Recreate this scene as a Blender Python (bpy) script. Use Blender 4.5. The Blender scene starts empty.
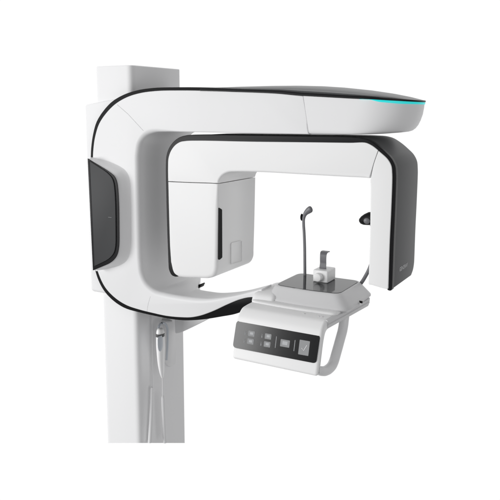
import bpy, bmesh, math
from mathutils import Vector
C = bpy.context.scene.collection
S = bpy.context.scene
# ------------------------------------------------------------------ camera maths (measured vanishing points)
A=math.radians(29.8);T=math.radians(7.95);F=673.0;Y0=204.0
CAM=(0.0,-1.6,1.65)
fv=(-math.sin(A),math.cos(A),0);rv=(math.cos(A),math.sin(A),0)
def ray(x,y):
    ct,st=math.cos(T),math.sin(T);u=Y0-y;h=x-250
    return (F*ct*fv[0]+h*rv[0]+u*st*fv[0],F*ct*fv[1]+h*rv[1]+u*st*fv[1],-F*st+u*ct)
def on_plane(x,y,p,n):
    d=ray(x,y);t=sum((p[i]-CAM[i])*n[i] for i in range(3))/sum(d[i]*n[i] for i in range(3))
    return Vector([CAM[i]+t*d[i] for i in range(3)])
def on_y(x,y,Y): return on_plane(x,y,(0,Y,0),(0,1,0))
def on_x(x,y,X): return on_plane(x,y,(X,0,0),(1,0,0))
def on_z(x,y,Z): return on_plane(x,y,(0,0,Z),(0,0,1))
def row_z(X,Y,y):      # height at which the vertical line through X,Y crosses the picture row y
    a,b=0.0,3.0
    for _ in range(50):
        m=(a+b)/2;d=(X-CAM[0],Y-CAM[1],m-CAM[2]);ct,st=math.cos(T),math.sin(T)
        dz=d[0]*fv[0]*ct+d[1]*fv[1]*ct-d[2]*st;u=d[0]*fv[0]*st+d[1]*fv[1]*st+d[2]*ct
        if Y0-F*u/dz>y: a=m
        else: b=m
    return a
def interp(t,x):
    if x<=t[0][0]: return t[0][1]
    for (a,p),(b,q) in zip(t,t[1:]):
        if x<=b: return p+(q-p)*(x-a)/(b-a)
    return t[-1][1]
# ------------------------------------------------------------------ materials
def mat(name,col,rough=.4,spec=.5,coat=0,coat_r=.1,metal=0,emit=0,vary=.0,trans=0):
    m=bpy.data.materials.new(name);m.use_nodes=True;n=m.node_tree.nodes;l=m.node_tree.links
    b=n['Principled BSDF'];b.inputs['Base Color'].default_value=(*col,1)
    b.inputs['Roughness'].default_value=rough;b.inputs['Specular IOR Level'].default_value=spec
    b.inputs['Coat Weight'].default_value=coat;b.inputs['Coat Roughness'].default_value=coat_r
    b.inputs['Metallic'].default_value=metal
    if trans: b.inputs['Transmission Weight'].default_value=trans
    if emit:
        b.inputs['Emission Color'].default_value=(*col,1);b.inputs['Emission Strength'].default_value=emit
    if vary:
        tc=n.new('ShaderNodeTexCoord');nz=n.new('ShaderNodeTexNoise');nz.inputs['Scale'].default_value=3.5;nz.inputs['Detail'].default_value=6
        mr=n.new('ShaderNodeMapRange');mr.inputs['To Min'].default_value=rough-vary;mr.inputs['To Max'].default_value=rough+vary
        l.new(tc.outputs['Object'],nz.inputs['Vector']);l.new(nz.outputs['Fac'],mr.inputs['Value']);l.new(mr.outputs[0],b.inputs['Roughness'])
        n2=n.new('ShaderNodeTexNoise');n2.inputs['Scale'].default_value=900;n2.inputs['Detail'].default_value=2
        bp=n.new('ShaderNodeBump');bp.inputs['Strength'].default_value=.03;bp.inputs['Distance'].default_value=.001
        l.new(tc.outputs['Object'],n2.inputs['Vector']);l.new(n2.outputs['Fac'],bp.inputs['Height']);l.new(bp.outputs[0],b.inputs['Normal'])
    return m
WHITE=mat('white_lacquer',(.83,.83,.83),.4,.22,vary=.06)
ARMW=mat('arm_lacquer',(.775,.775,.78),.4,.22,vary=.06)
COLW=mat('column_paint',(.83,.83,.835),.5,.35,vary=.05)
LGREY=mat('light_grey_plastic',(.62,.62,.625),.45,.35,vary=.05)
BLACK=mat('black_gasket',(.006,.006,.0065),.5,.12)
RIM=mat('black_gloss_rim',(.008,.008,.009),.42,.16)
DARK=mat('dark_grey_shell',(.100,.102,.104),.42,.28,vary=.05)
CAPM=mat('dark_cap',(.055,.057,.059),.34,.4,vary=.04)
GLASS=mat('smoked_glass_panel',(.058,.059,.061),.5,.14)
PLATE=mat('smoked_plate',(.05,.052,.054),.07,.42)
DISP=mat('black_display_glass',(.005,.005,.0055),.15,.36)
ROD=mat('grey_rod_plastic',(.13,.13,.14),.4,.45)
ICON=mat('icon_print',(.30,.305,.31),.6,.2)
ICON2=mat('icon_print_dim',(.26,.265,.27),.6,.2)
CYAN=mat('cyan_light',(.02,.50,.50),.4,.3,emit=.72)
SEAM=mat('seam_shadow_gap',(.22,.22,.22),.7,.1)
HOSE=mat('hose_rubber',(.80,.80,.805),.5,.3)
STEELB=mat('pale_blue_grey',(.55,.59,.64),.35,.5)
SWW=mat('switch_white',(.93,.93,.93),.35,.5)
HANDM=mat('handle_plastic',(.76,.76,.765),.4,.35)
KEYM=mat('key_print',(.46,.47,.48),.6,.2)
LOGO=mat('logo_print',(.62,.62,.63),.5,.3)
# ------------------------------------------------------------------ mesh helpers
def link(name,bm,m,parent=None,ang=38,smooth=True,wn=False):
    bmesh.ops.remove_doubles(bm,verts=bm.verts,dist=1e-6)
    bmesh.ops.recalc_face_normals(bm,faces=bm.faces)
    me=bpy.data.meshes.new(name);bm.to_mesh(me);bm.free()
    me.materials.append(m)
    if smooth:
        me.shade_smooth();me.set_sharp_from_angle(angle=math.radians(ang))
    o=bpy.data.objects.new(name,me);C.objects.link(o)
    if parent: o.parent=parent
    if False:
        w=o.modifiers.new('wn','WEIGHTED_NORMAL');w.keep_sharp=True;w.weight=80
    return o
def crom(P,n=6):
    """smooth curve through the points; chord-length tangents, so uneven spacing does not overshoot"""
    if len(P)<3: return [Vector(p) for p in P]
    P=[Vector(p) for p in P];P=[P[0]]+[b for a,b in zip(P,P[1:]) if (b-a).length>1e-9];L=len(P)
    h=[(P[i+1]-P[i]).length for i in range(L-1)];M=[]
    for i in range(L):
        if i==0: M.append((P[1]-P[0])/h[0])
        elif i==L-1: M.append((P[-1]-P[-2])/h[-1])
        else: M.append(((P[i]-P[i-1])/h[i-1]*h[i]+(P[i+1]-P[i])/h[i]*h[i-1])/(h[i]+h[i-1]))
    out=[]
    for i in range(L-1):
        a,b=P[i],P[i+1];ha=min(h[i],1.5*h[i-1]) if i>0 else h[i];hb=min(h[i],1.5*h[i+1]) if i<L-2 else h[i];ta,tb=M[i]*ha,M[i+1]*hb
        for k in range(n):
            t=k/n;t2=t*t;t3=t2*t
            out.append(a*(2*t3-3*t2+1)+ta*(t3-2*t2+t)+b*(3*t2-2*t3)+tb*(t3-t2))
    out.append(P[-1].copy());return out
def outline(segs,n=6):
    """segs: list of (points, edge radius); consecutive segments meet at corners"""
    P=[];R=[]
    for pts,r in segs:
        for q in crom(pts,n):
            if P and (P[-1]-q).length<1e-3: continue
            P.append(q);R.append(r)
    if (P[0]-P[-1]).length<1e-3: P.pop();R.pop()
    L=len(R);S2=[sum(R[(i+k)%L] for k in range(-3,4))/7 for i in range(L)]
    return P,S2
def fillet(pts,n=6):
    """pts (x,y,rad) -> rounded polygon"""
    out=[];L=len(pts)
    for i,(x,y,rad) in enumerate(pts):
        p=Vector((x,y));a=Vector(pts[i-1][:2])-p;b=Vector(pts[(i+1)%L][:2])-p
        if rad<=0: out.append(p);continue
        s=p+a.normalized()*min(rad,a.length*.48);e=p+b.normalized()*min(rad,b.length*.48)
        for k in range(n+1):
            t=k/n;out.append(s*(1-t)**2+p*2*t*(1-t)+e*t*t)
    return out
def inset_dirs(P):
    L=len(P);ar=sum(P[i].x*P[(i+1)%L].y-P[(i+1)%L].x*P[i].y for i in range(L));sg=1 if ar>0 else -1;D=[]
    for i in range(L):
        a=(P[i]-P[i-1]);b=(P[(i+1)%L]-P[i])
        if a.length<1e-9: a=b
        if b.length<1e-9: b=a
        na=Vector((-a.y,a.x)).normalized();nb=Vector((-b.y,b.x)).normalized();m=na+nb
        if m.length<1e-6: m=na
        m.normalize();c=max(.5,m.dot(na));D.append(m*sg/c)
    return D
def ringloft(bm,rings,cap0=True,cap1=True):
    V=[[bm.verts.new(p) for p in r] for r in rings];n=len(V[0])
    for a,b in zip(V,V[1:]):
        for i in range(n): bm.faces.new((a[i],a[(i+1)%n],b[(i+1)%n],b[i]))
    if cap0: bm.faces.new(V[0][::-1])
    if cap1: bm.faces.new(V[-1])
    return V
def slab(name,P,R,Yf,Yb,m,parent=None,K=7,px=True,grow=0,rb=.004,ang=50):
    """solid with outline P (pixels on plane Yf, or X,Z), rounded front edges of radius R, back at Yb (number or function)"""
    if px: Q=[(lambda w:Vector((w.x,w.z)))(on_y(p[0],p[1],Yf)) for p in P]
    else: Q=[Vector(p[:2]) for p in P]
    if not isinstance(R,list): R=[R]*len(Q)
    D=inset_dirs(Q)
    if grow: Q=[q-d*grow for q,d in zip(Q,D)]
    yb=Yb if callable(Yb) else (lambda x,z:Yb)
    rings=[]
    for k in range(K+1):
        f=math.pi/2*k/K
        rings.append([(q.x+d.x*r*(1-math.sin(f)),Yf+r*(1-math.cos(f)),q.y+d.y*r*(1-math.sin(f))) for q,d,r in zip(Q,D,R)])
    rings.append([(q.x,yb(q.x,q.y)-rb,q.y) for q in Q])
    rings.append([(q.x+d.x*rb,yb(q.x,q.y),q.y+d.y*rb) for q,d in zip(Q,D)])
    bm=bmesh.new();ringloft(bm,rings)
    return link(name,bm,m,parent,ang,wn=True)
def rbox(bm,x0,x1,y0,y1,z0,z1,r=.01,n=4,zr=None):
    """box with rounded vertical edges and lightly rounded top and bottom"""
    zr=r*.5 if zr is None else zr
    P=fillet([(x0,y0,r*1.4),(x1,y0,r*1.4),(x1,y1,r*1.4),(x0,y1,r*1.4)],n);D=inset_dirs(P);rings=[]
    for k in range(5):
        f=math.pi/2*k/4;rings.append([(p.x+d.x*zr*(1-math.sin(f)),p.y+d.y*zr*(1-math.sin(f)),z0+zr*(1-math.cos(f))) for p,d in zip(P,D)])
    for k in range(5):
        f=math.pi/2*(1-k/4);rings.append([(p.x+d.x*zr*(1-math.sin(f)),p.y+d.y*zr*(1-math.sin(f)),z1-zr*(1-math.cos(f))) for p,d in zip(P,D)])
    ringloft(bm,rings)
def sweep(bm,path,rad,n=12,flat=1.0,up=Vector((0,1,0))):
    """tube along path; rad number or list; flat scales the section along up"""
    P=[Vector(p) for p in path];L=len(P);rings=[]
    for i in range(L):
        t=(P[min(i+1,L-1)]-P[max(i-1,0)]).normalized();s=t.cross(up)
        if s.length<1e-4: s=t.cross(Vector((1,0,0)))
        s.normalize();w=s.cross(t).normalized();q=rad[i] if isinstance(rad,list) else rad
        rings.append([P[i]+s*q*math.cos(2*math.pi*k/n)+w*q*flat*math.sin(2*math.pi*k/n) for k in range(n)])
    ringloft(bm,rings)
def ball(bm,c,rx,ry,rz,rot=None,u=20,v=12):
    g=bmesh.ops.create_uvsphere(bm,u_segments=u,v_segments=v,radius=1)
    for w in g['verts']:
        p=Vector((w.co.x*rx,w.co.y*ry,w.co.z*rz))
        if rot: p=rot@p
        w.co=p+Vector(c)
def group_seam(name,pts,parent,rad=.0006):
    bm=bmesh.new();sweep(bm,pts,rad,6);return link(name,bm,SEAM,parent)

# ------------------------------------------------------------------ the machine
root=bpy.data.objects.new('dental_xray_machine',None);C.objects.link(root)
root.location=(0,0,0)
root['label']='white dental x-ray machine with black trim, curved arms on a column and a chin rest'
root['category']='x-ray machine'

# column (cut off below, as far as the photograph shows it)
def column_mesh(x0,x1,y0,y1,zt,row,r):
    P=fillet([(x0,y0,r),(x1,y0,r),(x1,y1,r*.5),(x0,y1,r*.5)],8);D=inset_dirs(P);rings=[]
    rings.append([(p.x,p.y,row_z(p.x,p.y,row)) for p in P])
    for k in range(4):
        f=math.pi/2*(1-k/3);q=.003
        rings.append([(p.x+d.x*q*(1-math.sin(f)),p.y+d.y*q*(1-math.sin(f)),zt-q*(1-math.cos(f))) for p,d in zip(P,D)])
    bm=bmesh.new();ringloft(bm,rings);return bm
XC=-1.349
link('column',column_mesh(-1.501,XC,.03,.285,1.786,443,.022),COLW,root,50,wn=True)
# carriage that slides on the column
def carriage():
    x0,x1,y0,y1=-1.540,-1.36,.022,.262
    ztl=on_y(84.5,106,y0).z;ztr=on_y(112,97,y0).z;zb=on_y(98,293,y0).z
    P=fillet([(x0,y0,.012),(x1,y0,.01),(x1,y1,.01),(x0,y1,.012)],5);D=inset_dirs(P)
    zt=lambda x: interp([(x0,ztl),(x0+.012,ztl+.005),(-1.46,ztr),(x1,ztr)],x)
    rings=[]
    q=.012
    for k in range(6):
        f=math.pi/2*k/5;rings.append([(p.x+d.x*q*(1-math.sin(f)),p.y+d.y*q*(1-math.sin(f)),zb+q*(1-math.cos(f))) for p,d in zip(P,D)])
    q=.004
    for k in range(4):
        f=math.pi/2*(1-k/3);rings.append([(p.x+d.x*q*(1-math.sin(f)),p.y+d.y*q*(1-math.sin(f)),zt(p.x)-q*(1-math.cos(f))) for p,d in zip(P,D)])
    bm=bmesh.new();ringloft(bm,rings);return bm
link('carriage',carriage(),COLW,root,50,wn=True)

# C shaped arm -----------------------------------------------------------------
top=[(303,96),(280,93.6),(230,91.5),(180,90.4),(155,91),(140,93),(127,97),(115,104),(106,113),(99,123.5),(95,136),(93,150),(92.6,165),(93.5,200),(95,240),(97.4,271),(100.4,279),(105,287.6),(113.6,297),(125.6,305),(140,310),(152,313),(166,316),(180,317.4),(191.6,317.4),(200,315.8),(212,311.6),(227.6,304.4),(239.6,299.6),(248,297.6),(262,297.5)]
inn=[(262,288.8),(251.6,291.6),(236,295.5),(220,298),(206,299),(195,298.3),(180,296.5),(165,293.8),(154,290.5),(146.5,284),(142,275),(140.2,262),(139,230),(138.3,200),(137.8,170),(138,153),(140.5,142),(146,135.5),(153,132.6),(165,131.8),(200,132.2),(250,133.2),(308.5,134.3)]
P,R=outline([(top,.0025),([(262,297.5),(262,288.8)],.004),(inn,.014),([(308.5,134.3),(306,115),(303,96)],.0012)],6)
# radius: soft inner edge, except along the underside of the upper arm
for i,p in enumerate(P):
    if p.y<136 and p.x>150 and p.y>128: R[i]=max(.003,R[i]-(p.x-150)*.0004)
    if p.y<134.3 and p.x>200: R[i]=min(R[i],.004)
    if p.y>285 and p.x>196: R[i]=min(R[i],max(.004,.014-(p.x-196)*.00028))
def c_back(x,z):
    if z<1.30:
        return interp([(-1.20,.105),(-.93,.06)],x)+(.25-.105)*(lambda t:1-t*t*(3-2*t))(max(0,min(1,(x+1.264)/.11)))
    return .25
carm=slab('c_arm',P,R,0,c_back,ARMW,root,K=9)
# black rear shell / gasket behind the front cover
gt=[(303,92.6),(280,90),(230,88),(180,87.2),(152,88),(137,90.3),(124,94.5),(112,101.5),(103.3,110.8),(96.6,121.5),(92.8,135),(90.9,150),(90.6,165),(91.5,200),(93,240),(95,270),(98.6,281),(103.4,290),(112,299.7),(124,307.8),(140,312.6),(155,316),(170,319),(185,320.4),(200,319.8),(221.6,316.6),(236,313.8),(248,309),(262,303)]
gi=[(262,292.5),(236,299),(220,301.5),(206,303),(180,300.5),(160,297),(148,293),(140,285),(136,272),(134,262),(133,200),(132,160),(133,146),(138,135),(146,128.5),(160,126.5),(200,127),(250,128),(303,128)]
Pg,Rg=outline([(gt,.001),([(262,303),(262,292.5)],.001),(gi,.001),([(303,128),(303,92.6)],.001)],5)
slab('rear_gasket',Pg,Rg,.004,lambda x,z:max(.03,c_back(x,z)-.03),BLACK,carm,K=2)
# little dark foot of the gasket on the far side of the bend
g2=slab('gasket_end',[(lambda w:(w.x,w.z))(on_y(p.x,p.y,.16)) for p in fillet([(192,289.6,.5),(197,289,1),(199.6,287.6,1.2),(200.4,284.0,1),(197,285.4,1),(192,287.2,.5)])],.001,.16,.19,BLACK,carm,K=2,px=False)
# fine joints between the covers
def surf_line(pts,Y,n=8): return [on_y(p.x,p.y,Y) for p in crom([(a,b) for a,b in pts],n)]
group_seam('seam_line',[on_y(x,y,.0002) for x,y in ((117.2,104.6),(128,114),(138,124.8),(143.5,130.8))],carm,.0005)
group_seam('seam_line',[on_y(x,y,.0002) for x,y in ((150.4,296.5),(148.2,304),(147,311.5))],carm,.0004)

# nose of the upper arm
X0=on_y(303.2,96,0).x+.0004;X0B=on_y(308.8,134.3,0).x+.0004
XA=-.60;XT=-.4790;YM=.12
ftab=[(on_y(x,y,Y).x,on_y(x,y,Y).z) for x,y,Y in ((150,91,0),(180,90.4,0),(230,91.5,0),(280,93.6,0),(303,96,0),(320,96.9,0),(350,98.6,0),(372,99.5,0),(400,101.2,.01),(424,102.4,.1))]
zface=lambda x:interp(ftab,x)
ZB=on_y(350,134.9,0).z;ZBR=on_y(390,133.6,0).z
def hy(x):
    if x<=XA: return YM
    t=min(1,(x-XA)/(XT-XA));return YM*(1-t**2.15)**(1/2.15)
def plan(x0,nt=40,grow=0):
    near=[];N=14
    for i in range(N): near.append((x0+(XA-x0)*(0 if i==0 else (i+1)/(N+1)),YM-YM-grow))
    for i in range(nt+1):
        a=-math.pi/2+math.pi*i/nt;c,s=math.cos(a),math.sin(a);e=2/2.15
        near.append((XA+(XT+grow-XA)*abs(c)**e,YM+(YM+grow)*(abs(s)**e)*(1 if s>0 else -1)))
    for i in range(N): near.append((XA+(x0-XA)*(i+1)/N,YM+YM+grow))
    return near
def nose():
    P=[Vector(p) for p in plan(X0)];D=inset_dirs(P);rings=[]
    T_=[(0,0),(.2,.0015),(.4,.004),(.6,.009),(.75,.0145),(.86,.021),(.93,.028),(.97,.037),(1,.055)]
    S_=[(0,0),(.9,0),(.94,.0008),(.97,.0022),(.99,.005),(1,.008)]
    for (t,a),k in [((q,interp(T_,q)),0) for q in (0,.1,.2,.3,.4,.5,.6,.68,.75,.81,.86,.9,.93,.95,.97,.985,1)]:
        s=interp(S_,t);ring=[]
        for p,d in zip(P,D):
            w=max(0,min(1,(p.x-(XA-.03))/(XT-XA+.03)));w=w*w*(3-2*w)
            ins=a*w+s*(1-w) if p.x>X0+1e-4 else 0
            q=Vector((p.x,p.y))+d*ins
            if p.x<=X0+1e-4: q=Vector((X0+(X0B-X0)*t,p.y+(s if p.y<YM else -s)))
            zb=interp([(X0,ZB),(-.64,ZB),(XT,ZB+.004)],p.x)
            ring.append((q.x,q.y,zface(p.x)+(zb-zface(p.x))*t))
        rings.append(ring)
    bm=bmesh.new();ringloft(bm,rings);return bm
link('arm_nose',nose(),ARMW,carm,50,wn=True)
# strip of cyan light under the cap's rim
def strip_h(x): return interp([(-.578,0.0),(-.556,.0048),(-.51,.0064),(XT,.0052)],x)
XS=-.580
def strip():
    P=[Vector(p) for p in plan(XS,60,.0012)];D=inset_dirs(P);bm=bmesh.new()
    r=[[ (p.x+d.x*g,p.y+d.y*g,zface(p.x)-(1-f)*strip_h(p.x)+e) for p,d in zip(P,D)] for g,f,e in ((.002,0,.0),(0,0.05,.0),(0,.95,.0003),(.002,1,.0003))]
    ringloft(bm,r);return bm
link('light_strip',strip(),CYAN,carm)
# dark cap: rim and dome
XCAP=on_y(200,90,0).x
rimh=lambda x:interp([(XCAP,.0065),(-.85,.0085),(-.757,.0092),(-.60,.0085),(-.55,.0065),(XT,.0045)],x)
def rim():
    P=[Vector(p) for p in plan(XCAP,60,.0022)];D=inset_dirs(P);bm=bmesh.new();rr=[]
    for g,f in ((.003,0),(0,.02),(0,.8),(.0012,.95),(.003,1)):
        rr.append([(p.x+d.x*g,p.y+d.y*g,zface(p.x)+f*rimh(p.x)+.0004) for p,d in zip(P,D)])
    ringloft(bm,rr);return bm
link('cap_rim',rim(),RIM,carm,50)
dtab=[(on_y(x,y,YM).x,on_y(x,y,YM).z) for x,y in ((205,89.2),(225,88.2),(250,86.9),(280,86.0),(303,85.8),(325,86.3),(345,87.6),(370,90.2),(390,93.2),(405,96.2),(417,99.3),(424,101.2))]
def dome():
    bm=bmesh.new();NX,NY=90,24;rows=[]
    for i in range(NX+1):
        u=i/NX;x=XCAP+.001+(XT-.003-XCAP-.001)*(1-(1-u)**1.6);h=hy(x)-.0015
        zr=zface(x)+rimh(x)-.0008;zd=max(interp(dtab,x),zr+.0006)
        rows.append([bm.verts.new((x,YM-h*math.cos(math.pi*j/NY),zr+(zd-zr)*math.sin(math.pi*j/NY)**.9)) for j in range(NY+1)])
    for a,b in zip(rows,rows[1:]):
        for j in range(NY): bm.faces.new((a[j],b[j],b[j+1],a[j+1]))
    return bm
link('arm_cap',dome(),CAPM,carm,60)

# smoked inspection panel standing proud of the bend
def panel():
    base=fillet([(90.5,157,1),(112,161.5,9),(131,172,14),(131,258,14),(121,266,7),(95.5,271.5,1)],8)
    topP=fillet([(88.0,158.5,.6),(108.5,171.3,6),(116.8,178,9),(118.8,200,20),(119.2,252,14),(112.5,262,7),(93.2,270.2,.6)],8)
    return base,topP
def loft2(name,a,b,Ya,Yb,m,parent,n=10,px=True):
    """soft frustum between outline a on plane Ya and outline b on Yb"""
    def res(P,N=160):
        P=P+[P[0]];L=[0]
        for i in range(1,len(P)): L.append(L[-1]+(P[i]-P[i-1]).length)
        out=[];j=0
        for k in range(N):
            s=L[-1]*k/N
            while L[j+1]<s: j+=1
            out.append(P[j].lerp(P[j+1],(s-L[j])/(L[j+1]-L[j])))
        return out
    qa=[on_y(p.x,p.y,Ya) for p in res(a)];qb=[on_y(p.x,p.y,Yb) for p in res(b)]
    rings=[]
    for k in range(n+1):
        t=k/n;f=t*t*(3-2*t)*.6+t*.4 
        rings.append([Vector((x.x+(y.x-x.x)*t,x.y+(y.y-x.y)*f,x.z+(y.z-x.z)*t)) for x,y in zip(qa,qb)])
    bm=bmesh.new();ringloft(bm,rings,False,True);return link(name,bm,m,parent,60)
base,tp=panel()
loft2('panel_surround',base,tp,.0008,-.030,ARMW,carm)
slab('panel_rim',fillet([(87.6,158.3,.6),(108.4,171.1,6),(116.9,178,9),(119.0,200,20),(119.4,252,14),(112.6,262.2,7),(92.9,270.5,.6)],8),.0012,-.0330,-.029,RIM,carm,K=3)
gp=fillet([(89.3,160.6,.6),(107,172,5),(113.8,179.5,8),(115.6,200,20),(116,250,12),(110,258.6,6),(94.2,266.2,.6)],8)
slab('side_panel',gp,.0012,-.0346,-.0325,GLASS,carm,K=3)
bm=bmesh.new();a=on_y(108.3,217.2,-.0348);b=on_y(111.6,217.5,-.0348);sweep(bm,[a,b],.0006,6);link('panel_mark',bm,ICON,carm)

# rotating arm ------------------------------------------------------------------
YR=0.0;DEP=.205
outw=[(170.4,262),(169.2,230),(168.4,200),(167.8,165),(168.6,157),(171.3,150),(175.5,144.8),(180,142),(186,140.7),(200,140.5),(250,141.6),(300,142.2),(350,142.8),(360,142.9),(366.5,143),(373,146.4),(381.6,153.6),(387.6,159.4),(391,165.5),(392,174),(391,210),(389.6,240),(388.2,285)]
botp=[(388.2,285),(387.7,289),(384,288.6),(371.5,285),(368.6,284.2),(368.2,281.5)]
inner=[(368.2,281.5),(369.6,240),(370.2,186),(369.8,181.5),(368.3,178.8),(365.5,177.7),(358,177.5),(350,177.2),(300,174.4),(260,172.2),(232,171.8),(226,172.6),(221.6,175.3),(219,179.5),(218.0,186)]
tubew=[(218.0,186),(217.4,220),(216.6,262)]
botw=[(216.6,262),(216.2,273),(213.5,277.2),(208,278.4),(200,278.4),(182,277.6),(177.6,277),(173.6,274.4),(171.3,270),(170.4,262)]
Pw,Rw=outline([(outw,.002),(botp,.0025),(inner,.004),(tubew,.008),(botw,.010)],5)
rot=bpy.data.objects.new('rotating_arm',None);C.objects.link(rot);rot.parent=root
# bar with elbow (down to the joint of the tube head)
barP,barR=outline([([(168.1,181.2),(167.9,168),(168.6,157),(171.3,150),(175.5,144.8),(180,142),(186,140.9),(200,140.6),(250,141.6),(300,142.2),(350,142.8),(366.5,143),(373,146.4),(377.9,150.3)],.0015),
    ([(377.9,150.3),(373.5,163),(369.2,178.2)],.0006),
    ([(369.2,178.2),(363,177.8),(350,177.2),(300,174.4),(260,172.2),(236,171.8),(228,172.4),(222.6,175.2),(219.2,179.6),(218.0,183.3)],.006),
    ([(218.0,183.3),(212,182.9),(185,182.0),(168.1,181.2)],.0006)],6)
slab('arm_bar',barP,barR,YR,lambda x,z:interp([(-1.012,.216),(-.99,.18),(-.9,.16),(-.7,.13),(-.6,.10)],x),WHITE,rot,K=8,rb=.003)
# tube head below the joint
headP,headR=outline([([(170.4,262),(169.4,230),(168.6,200),(168.2,181.9)],.0015),([(168.2,181.9),(185,182.7),(212,183.6),(218.0,184)],.0006),([(218.0,184),(217.6,220),(217.2,244),(217.0,252),(216.9,257),(216.8,262)],.010),
   ([(216.8,262),(216.3,271),(213.5,276.6),(208,278.6),(200,278.7),(182,278.0),(177.6,277.2),(173.6,274.6),(171.3,270),(170.4,262)],.012)],6)
XH=on_y(217.6,230,YR).x
hz=on_y(200,278.5,0).z
zh_=hz
def hback(x,z):
    t=max(0,min(1,(z-zh_+.004)/.034));return .219-.034*(1-math.sqrt(1-(1-t)**2))
th=slab('tube_head',headP,headR,YR,hback,WHITE,root,K=9,rb=.004)
# black slot and square mark on the tube head's inner side
def side_poly(name,pts,X,m,parent,th_=.0012,rr=1.0):
    P=fillet([(x,y,rr) for x,y in pts],4);bm=bmesh.new()
    Q=[on_x(p.x,p.y,X) for p in P]
    ringloft(bm,[[(X-.003,q.y,q.z) for q in Q],[(X+th_,q.y,q.z) for q in Q]]);return link(name,bm,m,parent,30)
side_poly('side_slot',[(218.6,207.5),(221.8,209.5),(222.0,257.5),(219,260)],XH+.0008,BLACK,th,.0012,.8)
def frame_poly(name,a,b,X,m,parent,rr):
    pa=fillet([(x,y,rr) for x,y in a],5);pb=fillet([(x,y,rr*.7) for x,y in b],5)
    A_=[on_x(p.x,p.y,X) for p in pa];B_=[on_x(p.x,p.y,X) for p in pb];bm=bmesh.new();n=len(A_)
    va=[bm.verts.new(q) for q in A_];vb=[bm.verts.new(q) for q in B_]
    vc=[bm.verts.new((X-.002,q.y,q.z)) for q in A_];vd=[bm.verts.new((X-.002,q.y,q.z)) for q in B_]
    for s,t in ((va,vb),(vc,va),(vb,vd)):
        for i in range(n): bm.faces.new((s[i],s[(i+1)%n],t[(i+1)%n],t[i]))
    return link(name,bm,m,parent,30)
frame_poly('square_mark',[(231.3,242.8),(242.3,240.2),(242.3,261.5),(231.3,264.6)],[(231.8,243.3),(241.9,240.8),(241.9,261.1),(231.8,264.1)],XH+.0003,WHITE,th,1.6)
# black trim line and dark shell round the outside of the arm
def offs(seg,k):   # push a pixel outline outwards
    P=[Vector(p) for p in seg];out=[]
    for i,p in enumerate(P):
        t=(P[min(i+1,len(P)-1)]-P[max(i-1,0)]).normalized();kk=k(p) if callable(k) else k
        out.append((p.x+t.y*kk,p.y-t.x*kk))
    return out
trim_out=[(168.2,262),(167.0,230),(166.2,200),(165.6,165),(166.2,156),(168.8,148),(173.4,141.6),(179,137.4),(186,135.3),(200,134.6),(250,135.2),(300,136),(350,137.0),(362,138.2),(368.5,140.0),(376,144.6),(385,152.2),(391.3,158.8),(394.8,166),(395.7,175),(394.7,210),(393.4,240),(391.8,288)]
trim_in=[(385,284),(386,240),(388,200),(387.4,168),(384,161),(374,152),(366,147.5),(300,146),(200,145.5),(186,145.8),(178,149.5),(173.5,156),(172.4,165),(173,200),(174.5,262)]
Pt,Rt=outline([(trim_out,.0018),([(391.8,288),(391.2,290.4),(388,290.2),(386.8,288.6),(385,284)],.0006),(trim_in,.0006),([(174.5,262),(176,272),(178,276.4),(176,276.8),(172.2,275.6),(169.2,270.6),(168.2,262)],.0012)],5)
slab('trim_line',Pt,Rt,.0035,.022,RIM,rot,K=3,rb=.001)
sh_out=[(168.4,262),(167.2,230),(166.4,200),(165.9,165),(166.5,156.2),(169,148.3),(173.6,142),(179,138),(186,136),(200,135.4),(250,136),(300,136.8),(350,137.8),(362,138.8),(368.3,140.6),(375.8,145.1),(384.8,152.7),(391.0,159.2),(394.4,166.2),(395.3,175),(394.3,210),(393.0,240),(392.4,258),(392.1,268),(391.9,274),(391.7,280),(391.5,286)]
Ps,Rs=outline([([(x,y) for x,y in sh_out],.001),([(391.5,286),(391.4,289.4)],.0006),([(391.4,289.4),(388,289.4),(386.6,288),(385,284)],.001),(trim_in,.001),([(174.5,262),(168.4,262)],.001)],5)
# the plane moves back, so shift the outline to keep it where the trim is
def to_xz(P,Y): return [(lambda w:(w.x,w.z))(on_y(p[0],p[1],Y)) for p in P]
zb_=on_y(391.5,288,.0035).z
def shb(x,z):
    t=(z-zb_)/.035
    return DEP if t>=1 or x<-.7 else DEP-.026*(1-math.sqrt(max(0,1-(1-max(0,t))**2)))-.0
sh=slab('detector_shell',to_xz(Ps,.0035),Rs,.021,shb,DARK,rot,K=2,px=False,rb=.006,ang=24)
# detector leg front cover
detP,detR=outline([([(378.4,150.9),(381.6,153.6),(387.6,159.4),(391,165.5),(392,174),(391,210),(389.6,240),(388.2,285)],.0015),(botp,.0025),([(368.2,281.5),(369.6,240),(370.2,186),(370.0,181.2)],.004),([(370.0,181.2),(374.1,163.4),(378.4,150.9)],.0006)],6)
slab('detector_cover',detP,detR,YR,.15,WHITE,rot,K=7)
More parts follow.
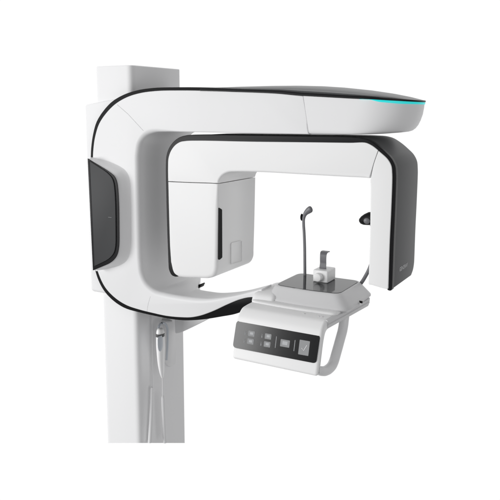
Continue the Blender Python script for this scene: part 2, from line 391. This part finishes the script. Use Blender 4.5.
# maker's lettering on the dark side of the detector
def text(body,size,mt,parent,name,M):
    cu=bpy.data.curves.new(name,'FONT');cu.body=body;cu.size=size;cu.extrude=.0002;cu.align_x='LEFT'
    o=bpy.data.objects.new(name,cu);C.objects.link(o);dg=bpy.context.evaluated_depsgraph_get()
    me=bpy.data.meshes.new_from_object(o.evaluated_get(dg));bpy.data.objects.remove(o)
    me.transform(M);me.materials.clear();me.materials.append(mt)
    q=bpy.data.objects.new(name,me);C.objects.link(q);q.parent=parent;return q
from mathutils import Matrix
xo=on_y(392.0,271,.0035).x;xsl=(on_y(393.0,240,.0035).x-on_y(391.7,280,.0035).x)/(on_y(393.0,240,.0035).z-on_y(391.7,280,.0035).z)
p0=on_x(399.3,271.6,xo);p1=on_x(407.3,265.4,xo)
sx=abs(p1.y-p0.y)
tx=text('GENORAY',.0150,LOGO,rot,'lettering',Matrix(((0,xsl,1,xo+.0004),(1,0,0,p0.y),(0,1,0,p0.z),(0,0,0,1))))
w=max(v.co.y for v in tx.data.vertices)-min(v.co.y for v in tx.data.vertices)
tx.data.transform(Matrix.Translation((0,p0.y,0))@Matrix.Diagonal((1,sx/w,1,1))@Matrix.Translation((0,-p0.y,0)))

# bracket under the lower arm
br=fillet([(174,312,2),(212,314,1),(205.5,320.4,1.5),(190,328.4,2),(180,333,2),(175,334,2)],4)
slab('arm_bracket',to_xz(br,.19),.003,.19,.25,COLW,root,K=3,px=False)

# console ------------------------------------------------------------------------
ZD=1.127          # deck height
TAU=math.radians(15)
nP=(0,-math.cos(TAU),math.sin(TAU))
c0=Vector((-.64,-.104,ZD))
pp=lambda x,y,o=0: on_plane(x,y,(c0.x,c0.y+nP[1]*o,c0.z+nP[2]*o),nP)
XL,XR=-.893,-.645
def console():
    # profile in YZ: deck, rounded front edge, leaning front plate
    yb=.165;zl=pp(316,376).z-.002
    ty=lambda z:(c0.y-(ZD-z)*math.tan(TAU))
    front=[(yb,ZD),( -.02,ZD),(-.070,ZD-.0005),(-.088,ZD-.003),(-.098,ZD-.009),(ty(ZD-.02)+.0,ZD-.02),(ty(ZD-.06),ZD-.06),(ty(zl+.012),zl+.012)]
    low=[(ty(zl+.012),zl+.012),(ty(zl+.004)+.001,zl+.004),(ty(zl)+.006,zl),(ty(zl)+.014,zl+.001),(ty(zl)+.020,zl+.008)]
    back=[(ty(zl)+.020,zl+.008),(ty(ZD-.05)+.020,ZD-.05),(ty(ZD-.03)+.024,ZD-.034),(-.06,ZD-.028),(-.03,ZD-.026),(.10,ZD-.026),(yb,ZD-.024)]
    pr=crom(front,6)[:-1]+crom(low,5)[:-1]+crom(back,5)
    pr=[Vector(p) for p in pr];D=inset_dirs(pr);bm=bmesh.new();rings=[];r=.0085;K=7
    # widen slightly toward the lower edge
    for k in range(K+1):
        f=math.pi/2*k/K;ins=r*(1-math.sin(f));rings.append([(XL+r*(1-math.cos(f)),p.x+d.x*ins,p.y+d.y*ins) for p,d in zip(pr,D)])
    for k in range(K+1):
        f=math.pi/2*(1-k/K);ins=r*(1-math.sin(f));rings.append([(XR-r*(1-math.cos(f)),p.x+d.x*ins,p.y+d.y*ins) for p,d in zip(pr,D)])
    ringloft(bm,rings);return bm
con=link('control_console',console(),WHITE,root,50,wn=True)
def plate_on_panel(name,pts,o0,o1,m,parent,rr=0,n=6):
    P=fillet([(x,y,rr) for x,y in pts],n);bm=bmesh.new()
    ringloft(bm,[[pp(p.x,p.y,o0)for p in P],[pp(p.x,p.y,o1) for p in P]]);return link(name,bm,m,parent,30)
dsp=plate_on_panel('display_panel',[(236.6,320.3),(320.4,335.2),(316.2,363.6),(232.6,347.4)],-.003,.0012,DISP,root,4.0)
def quad(x0,y0,w,h,sl=.176,ln=-.12): return [(x0,y0),(x0+w,y0+w*sl),(x0+w+h*ln,y0+w*sl+h),(x0+h*ln,y0+h)]
def icon(x,y,w,h,m=ICON,name='button_icon',rr=.5): return plate_on_panel(name,quad(x,y,w,h),.001,.0016,m,dsp,rr,2)
for x,y in ((248.6,330.4),(265.2,333.2),(247.6,338.2),(264.2,341.1)):
    icon(x,y,6.4,5.4); 
    # small figure in front of each key
    bm=bmesh.new();c=pp(x-3.0,y+1.2,.0014);ball(bm,c,.0016,.0005,.0016,None,8,6)
    a=pp(x-3.1,y+2.2,.0014);b=pp(x-3.3,y+4.6,.0014);sweep(bm,[a,b],.0018,6,.3);link('figure_icon',bm,ICON2,dsp)
    plate_on_panel('key_mark',quad(x+1.6,y+1.6,3.2,2.4),.0016,.002,KEYM,dsp,.2,2)
icon(280.8,339.0,9.2,7.2);plate_on_panel('key_mark',quad(282.6,340.9,5.2,3.6),.0016,.002,KEYM,dsp,.4,2)
icon(299.8,339.6,10.2,14.6)
for x,y,h in ((276.2,336.3,11.5),(294.8,340.0,11)):
    plate_on_panel('divider_line',quad(x,y,.7,h),.001,.0016,ICON,dsp,0)
bm=bmesh.new()
sweep(bm,[pp(301.6,348.0,.0018),pp(303.6,350.6,.0018),pp(307.0,345.2,.0018)],.0008,6)
link('check_mark',bm,WHITE,dsp)
# grab handle on the console's right
hX=XR-.002
hp=[on_x(344.0,320.5,hX),on_x(343.6,324,hX),on_x(342.6,330,hX),on_x(340.2,339,hX),on_x(336.6,352,hX),on_x(333.6,362.0,hX),on_x(331.0,367.6,hX),on_x(326.6,371.4,hX),on_x(321.0,372.6,hX),on_x(316.0,371.8,hX)]
hp=hp[:6]+[Vector(q) for q in ((hX,-.043,.9925),(hX-.001,-.060,.9895),(hX-.003,-.082,.991),(hX-.007,-.104,.9985),(hX-.011,-.122,1.0065))]
hp=[hp[0]+Vector((0,.006,.022))]+hp
hq=crom(hp,8);bm=bmesh.new();sweep(bm,hq,[interp([(0,.0130),(.75,.0130),(.9,.0120),(1,.0090)],i/(len(hq)-1)) for i in range(len(hq))],18,1.0,Vector((1,0,0)));link('grab_handle',bm,HANDM,root,60)

# chin rest base ------------------------------------------------------------------
ZP=1.170
def lofted(name,levels,m,parent,ang=60,n=8):
    rings=[]
    for Z,pts in levels: rings.append([(p.x,p.y,Z) for p in fillet(pts,n)])
    bm=bmesh.new();ringloft(bm,rings);return link(name,bm,m,parent,ang,wn=True)
def rect(x0,x1,y0,y1,r): return [(x0,y0,r),((x0+x1)/2,y0-.008,.09),(x1,y0,r),(x1,y1,r),(x0,y1,r)]
x0,x1,y0,y1=-.8455,-.6485,.008,.172
lv=[(ZD-.004,rect(-.858,-.628,-.006,.180,.032)),(ZD+.003,rect(-.862,-.622,-.012,.184,.032)),(ZD+.006,rect(-.864,-.618,-.014,.186,.032)),(ZD+.010,rect(-.8635,-.6185,-.013,.186,.032)),
    (ZD+.014,rect(-.861,-.622,-.009,.184,.030)),(ZP-.006,rect(x0-.0045,x1+.004,y0-.003,y1+.003,.026)),(ZP-.002,rect(x0-.001,x1+.001,y0,y1,.025)),(ZP-.0004,rect(x0+.001,x1-.001,y0+.002,y1-.002,.024))]
cr=lofted('chin_rest_base',lv,LGREY,root,40)
lofted('smoked_plate',[(ZP-.003,rect(-.841,-.653,.0125,.167,.022)),(ZP+.0004,rect(-.841,-.653,.0125,.167,.022)),(ZP+.0010,rect(-.8405,-.6535,.013,.1665,.022))],PLATE,cr,40)
# lower skirt beside the deck
def sk(e,f=0): return [(-.70,-.07,.004),(XR+.002+e,-.080-f,.004),(-.622+e,.174+f,.018),(-.70,.180+f,.01)]
lofted('side_skirt',[(ZD-.027,sk(-.008)),(ZD-.024,sk(-.002,.002)),(ZD-.014,sk(.001,.004)),(ZD-.012,sk(-.001,.003)),(ZD-.010,sk(.001,.004)),(ZD-.003,sk(.001,.004)),(ZD-.001,sk(-.002,.002))],LGREY,cr,35)
# raised tray under the rest and the cowl at its left
lofted('tray',[(ZD-.004,rect(-.893,-.640,-.040,.16,.016)),(ZD+.002,rect(-.893,-.640,-.040,.16,.016)),(ZD+.0045,rect(-.892,-.641,-.0385,.16,.016)),(ZD+.0056,rect(-.888,-.646,-.034,.158,.018)),(ZD+.0060,rect(-.882,-.652,-.028,.156,.017))],WHITE,cr,60)
lofted('shoulder_cowl',[(ZD-.002,[(-.900,-.030,.018),(-.83,-.026,.01),(-.83,.130,.01),(-.900,.13,.02)]),(ZD+.012,[(-.899,-.026,.018),(-.83,-.022,.01),(-.83,.126,.01),(-.899,.126,.02)]),
   (ZD+.018,[(-.896,-.020,.018),(-.832,-.016,.01),(-.832,.122,.01),(-.896,.122,.02)]),(ZD+.022,[(-.890,-.012,.018),(-.836,-.006,.01),(-.836,.114,.01),(-.890,.114,.02)]),(ZD+.024,[(-.880,.0,.015),(-.846,.004,.008),(-.846,.10,.01),(-.880,.10,.014)])],WHITE,cr,60)
for x,y in ((304,313.5),(319,316.2),(322,316.7)):
    q=on_z(x,y,ZD);bm=bmesh.new();ball(bm,(q.x,q.y,ZD),.005,.003,.0016,None,12,8);link('clip_stud',bm,LGREY,cr)
q=on_x(362,302.2,-.613);bm=bmesh.new();sweep(bm,[(-.622,q.y,q.z),(-.6120,q.y,q.z)],.0032,14);link('screw_hole',bm,BLACK,cr)
q=on_x(360.2,304.2,-.6125);bm=bmesh.new();ball(bm,(-.6125,q.y,q.z),.003,.0045,.003,None,12,8);link('side_stud',bm,WHITE,cr)

# chin support block with knob and hook
a=on_z(312.6,281.8,ZP);b=on_z(327.6,283.8,ZP);c=on_z(338.8,280.2,ZP)
bx0,bx1,by0=a.x,b.x,(a.y+b.y)/2;by1=by0+.058
zt=on_y(320,270.5,by0).z
bm=bmesh.new();rbox(bm,bx0,bx1,by0,by1,ZP+.0012,zt,.0035,4,.003)
blk=link('chin_block',bm,WHITE,root,60,wn=True)
k0=on_y(318.6,277.0,by0)
bm=bmesh.new();sweep(bm,[(k0.x,by0+.002,k0.z),(k0.x,by0-.003,k0.z),(k0.x,by0-.0085,k0.z),(k0.x,by0-.0105,k0.z),(k0.x,by0-.0112,k0.z)],[.0125,.0125,.0122,.0112,.009],28)
link('knob',bm,WHITE,blk,50)
ym=by0+.022
h0=on_y(319.4,268,ym);h1=on_y(326.2,268,ym);hw=(h1.x-h0.x)
hc=(h0.x+h1.x)/2
prof=[(ym+.001,zt-.004),(ym+.0005,zt+.006),(ym+.002,zt+.016),(ym+.0015,zt+.024),(ym+.0025,on_y(321,254.6,ym).z),(ym+.006,on_y(321,252.8,ym).z),(ym+.012,on_y(321,252.6,ym).z+.001),(ym+.024,on_y(321,253.2,ym).z+.002)]
cc=crom(prof,5);bm=bmesh.new();D=inset_dirs([Vector(p) for p in cc]+[Vector(cc[-1])+Vector((.001,0))])
rings=[]
for i,p in enumerate(cc):
    t=(cc[min(i+1,len(cc)-1)]-cc[max(i-1,0)]).normalized();n=Vector((-t.y,t.x))*.0013;u=i/(len(cc)-1)
    hw2=hw/2*(1-.12*math.sin(math.pi*min(1,u*1.3)));x0_=hc-hw2;x1_=hc+hw2
    rings.append([(x0_,p.x+n.x,p.y+n.y),(x1_,p.x+n.x,p.y+n.y),(x1_,p.x-n.x,p.y-n.y),(x0_,p.x-n.x,p.y-n.y)])
ringloft(bm,rings);link('bite_hook',bm,ROD,blk,35)

# temple support rods with pads
g=on_z(304.8,275.6,ZP);gy=g.y
def rodpath(pts,Y): return [on_y(x,y,Y) for x,y in pts]
bm=bmesh.new()
pth=crom(rodpath([(304.9,277.2),(304.8,262),(304.6,245),(304.1,232),(303.6,224),(303.8,218),(305.4,213.6),(308.2,210.8),(310.6,209.2),(312.2,208.5)],gy),8)
nn=len(pth)-1;sweep(bm,pth,[interp([(0,.0047),(.5,.0044),(.6,.0052),(.68,.0068),(.78,.0092),(.88,.0098),(.95,.0080),(.985,.005),(1,.001)],i/nn) for i in range(nn+1)],16,.5)
rd=link('temple_rod',bm,ROD,root,60)
bm=bmesh.new();cpt=on_y(301.8,217.2,gy+.006);ball(bm,cpt,.0042,.006,.0105,None)
link('pad_knob',bm,BLACK,rd,60)
bm=bmesh.new();ry=.166
pth=crom(rodpath([(357.5,287),(361.5,282.6),(365.5,276.2),(369.6,268),(373,257),(375,244),(374.4,232),(371,223.5)],ry),6)
sweep(bm,pth,.0052,14,.6);r2=link('temple_rod',bm,ROD,root,60)
bm=bmesh.new();sweep(bm,[on_y(x,y,ry-.006) for x,y in ((359.6,221.6),(360.2,221.3),(362.6,220.6),(366,219.6),(370,218.6),(375,218))],[.0035,.0075,.0125,.0160,.0185,.018],18,.8);link('temple_pad',bm,BLACK,r2,60)
bm=bmesh.new();ball(bm,on_y(366.8,221.0,ry-.020),.0095,.003,.0085,None);link('pad_cushion',bm,ROD,r2,60)

# hook plate on the column and the hand switch with its cords ----------------------
XF=XC
def on_col(x,y,o): return on_x(x,y,XF+o)
P=fillet([(160.5,322.6,3),(172.6,321.2,3.5),(175.2,335,2),(174.4,364,3),(168,367,2),(163,362,2)],6)
bm=bmesh.new();Q=[on_col(p.x,p.y,.001) for p in P];cy=sum(q.y for q in Q)/len(Q);cz=sum(q.z for q in Q)/len(Q)
ringloft(bm,[[(XF-.003,q.y,q.z) for q in Q],[(XF+.006,q.y,q.z) for q in Q],[(XF+.008,cy+(q.y-cy)*.95,cz+(q.z-cz)*.98) for q in Q]])
hk=link('switch_holder',bm,HOSE,root,50)
bm=bmesh.new();sweep(bm,crom([on_col(x,y,.034) for x,y in ((158.4,333),(158.6,327.2),(161,323.6),(164.6,323.4),(167.0,327),(167.6,335),(167.2,350),(166.6,360))],5),.0038,10);link('hook_loop',bm,STEELB,hk,60)
bm=bmesh.new();ball(bm,on_col(166.8,320.4,.016),.022,.010,.006);link('hook_pin',bm,LGREY,hk,60)
sw=bpy.data.objects.new('hand_switch',None);C.objects.link(sw)
sw['label']='small white hand switch with thin cord, hanging on a hook at the column'
sw['category']='hand switch'
bp=crom([on_col(x,y,.050) for x,y in ((160.6,328.2),(160.4,331),(160.4,340),(160.6,350),(161.0,362),(161.8,372),(162.4,377.4))],5)
rr=[interp([(0,.0075),(.05,.0125),(.25,.0165),(.45,.0165),(.7,.0125),(.9,.0072),(1,.0045)],i/(len(bp)-1)) for i in range(len(bp))]
bm=bmesh.new();sweep(bm,bp,rr,18,.75,Vector((1,0,0)));link('switch_body',bm,SWW,sw,60)
bm=bmesh.new();q=[on_col(x,y,.0625) for x,y in ((160.2,336),(160.4,344),(160.6,351))];sweep(bm,crom(q,5),[.010,.0125,.0135,.0135,.0135,.0135,.013,.0125,.011,.009,.005],16,.18,Vector((1,0,0)));link('grip_inlay',bm,STEELB,sw,60)
bm=bmesh.new();q=[on_col(160.2,y,.052) for y in (333.6,336.2)];sweep(bm,q,.0163,18,.80,Vector((1,0,0)));link('switch_button',bm,DARK,sw,60)
def cord(name,pts,r,o,m,flare=None):
    q=crom([on_col(x,y,o) for x,y in pts],6);bm=bmesh.new();sweep(bm,q,r if not flare else [r*interp(flare,i/(len(q)-1)) for i in range(len(q))],10,1.0,Vector((1,0,0)));return link(name,bm,m,sw,60)
cord('cord',[(162.4,376),(162.6,384),(162.6,398)],.0019,.046,HOSE)
cord('cord',[(152.0,315),(152.1,340),(152.3,365),(152.3,389)],.0017,.012,HOSE)
cord('cord_sleeve',[(162.9,396.2),(163.4,410),(164.2,428),(165.0,442.4)],.0066,.044,HOSE,[(0,.7),(.02,.95),(1,1.0)])
cord('cord_sleeve',[(152.0,387.2),(151.8,400),(151.0,420),(149.8,442.4)],.0066,.016,HOSE,[(0,.7),(.02,.95),(1,1.05)])

# ------------------------------------------------------------------ camera
cam=bpy.data.cameras.new('camera');co=bpy.data.objects.new('camera',cam);C.objects.link(co);S.camera=co
cam.sensor_width=36;cam.lens=36*F/500;cam.shift_y=-(250-Y0)/500;cam.clip_end=200;cam.clip_start=.05
co.location=CAM;co.rotation_euler=(math.pi/2-T,0,A)
# ------------------------------------------------------------------ light: white studio sweep + soft boxes
w=bpy.data.worlds.new('World');S.world=w;w.use_nodes=True;n=w.node_tree.nodes;l=w.node_tree.links
bg=n['Background'];tc=n.new('ShaderNodeTexCoord');dp=n.new('ShaderNodeVectorMath');dp.operation='DOT_PRODUCT';dp.inputs[1].default_value=(fv[0],fv[1],-.05)
rp=n.new('ShaderNodeValToRGB');e=rp.color_ramp.elements
e[0].position=.60;e[0].color=(.30,.30,.303,1);e[1].position=.84;e[1].color=(1.0,1.0,1.0,1)
mr=n.new('ShaderNodeMapRange');mr.inputs['From Min'].default_value=-1;mr.inputs['From Max'].default_value=1
l.new(tc.outputs['Generated'],dp.inputs[0]);l.new(dp.outputs['Value'],mr.inputs['Value']);l.new(mr.outputs[0],rp.inputs['Fac']);l.new(rp.outputs[0],bg.inputs['Color'])
bg.inputs['Strength'].default_value=1.02
def area(name,loc,tgt,sx,sy,power,col=(1,1,1)):
    L=bpy.data.lights.new(name,'AREA');L.shape='RECTANGLE';L.size=sx;L.size_y=sy;L.energy=power;L.color=col
    o=bpy.data.objects.new(name,L);C.objects.link(o);o.location=loc
    o.rotation_euler=(Vector(tgt)-Vector(loc)).to_track_quat('-Z','Y').to_euler();return o
area('key_softbox',(-6.1,-6.0,1.75),(-1.0,.1,1.2),4.0,4.0,500)
area('fill_softbox',(3.6,-2.4,1.3),(-.8,.1,1.3),3.0,3.0,48)
area('top_softbox',(-1.4,.6,4.2),(-1.0,.1,1.2),2.0,1.6,30)
S.view_settings.view_transform='Standard';S.view_settings.look='None';S.view_settings.exposure=0;S.view_settings.gamma=1
S.render.engine='CYCLES';S.render.resolution_x=1024;S.render.resolution_y=1024
S.render.film_transparent=False
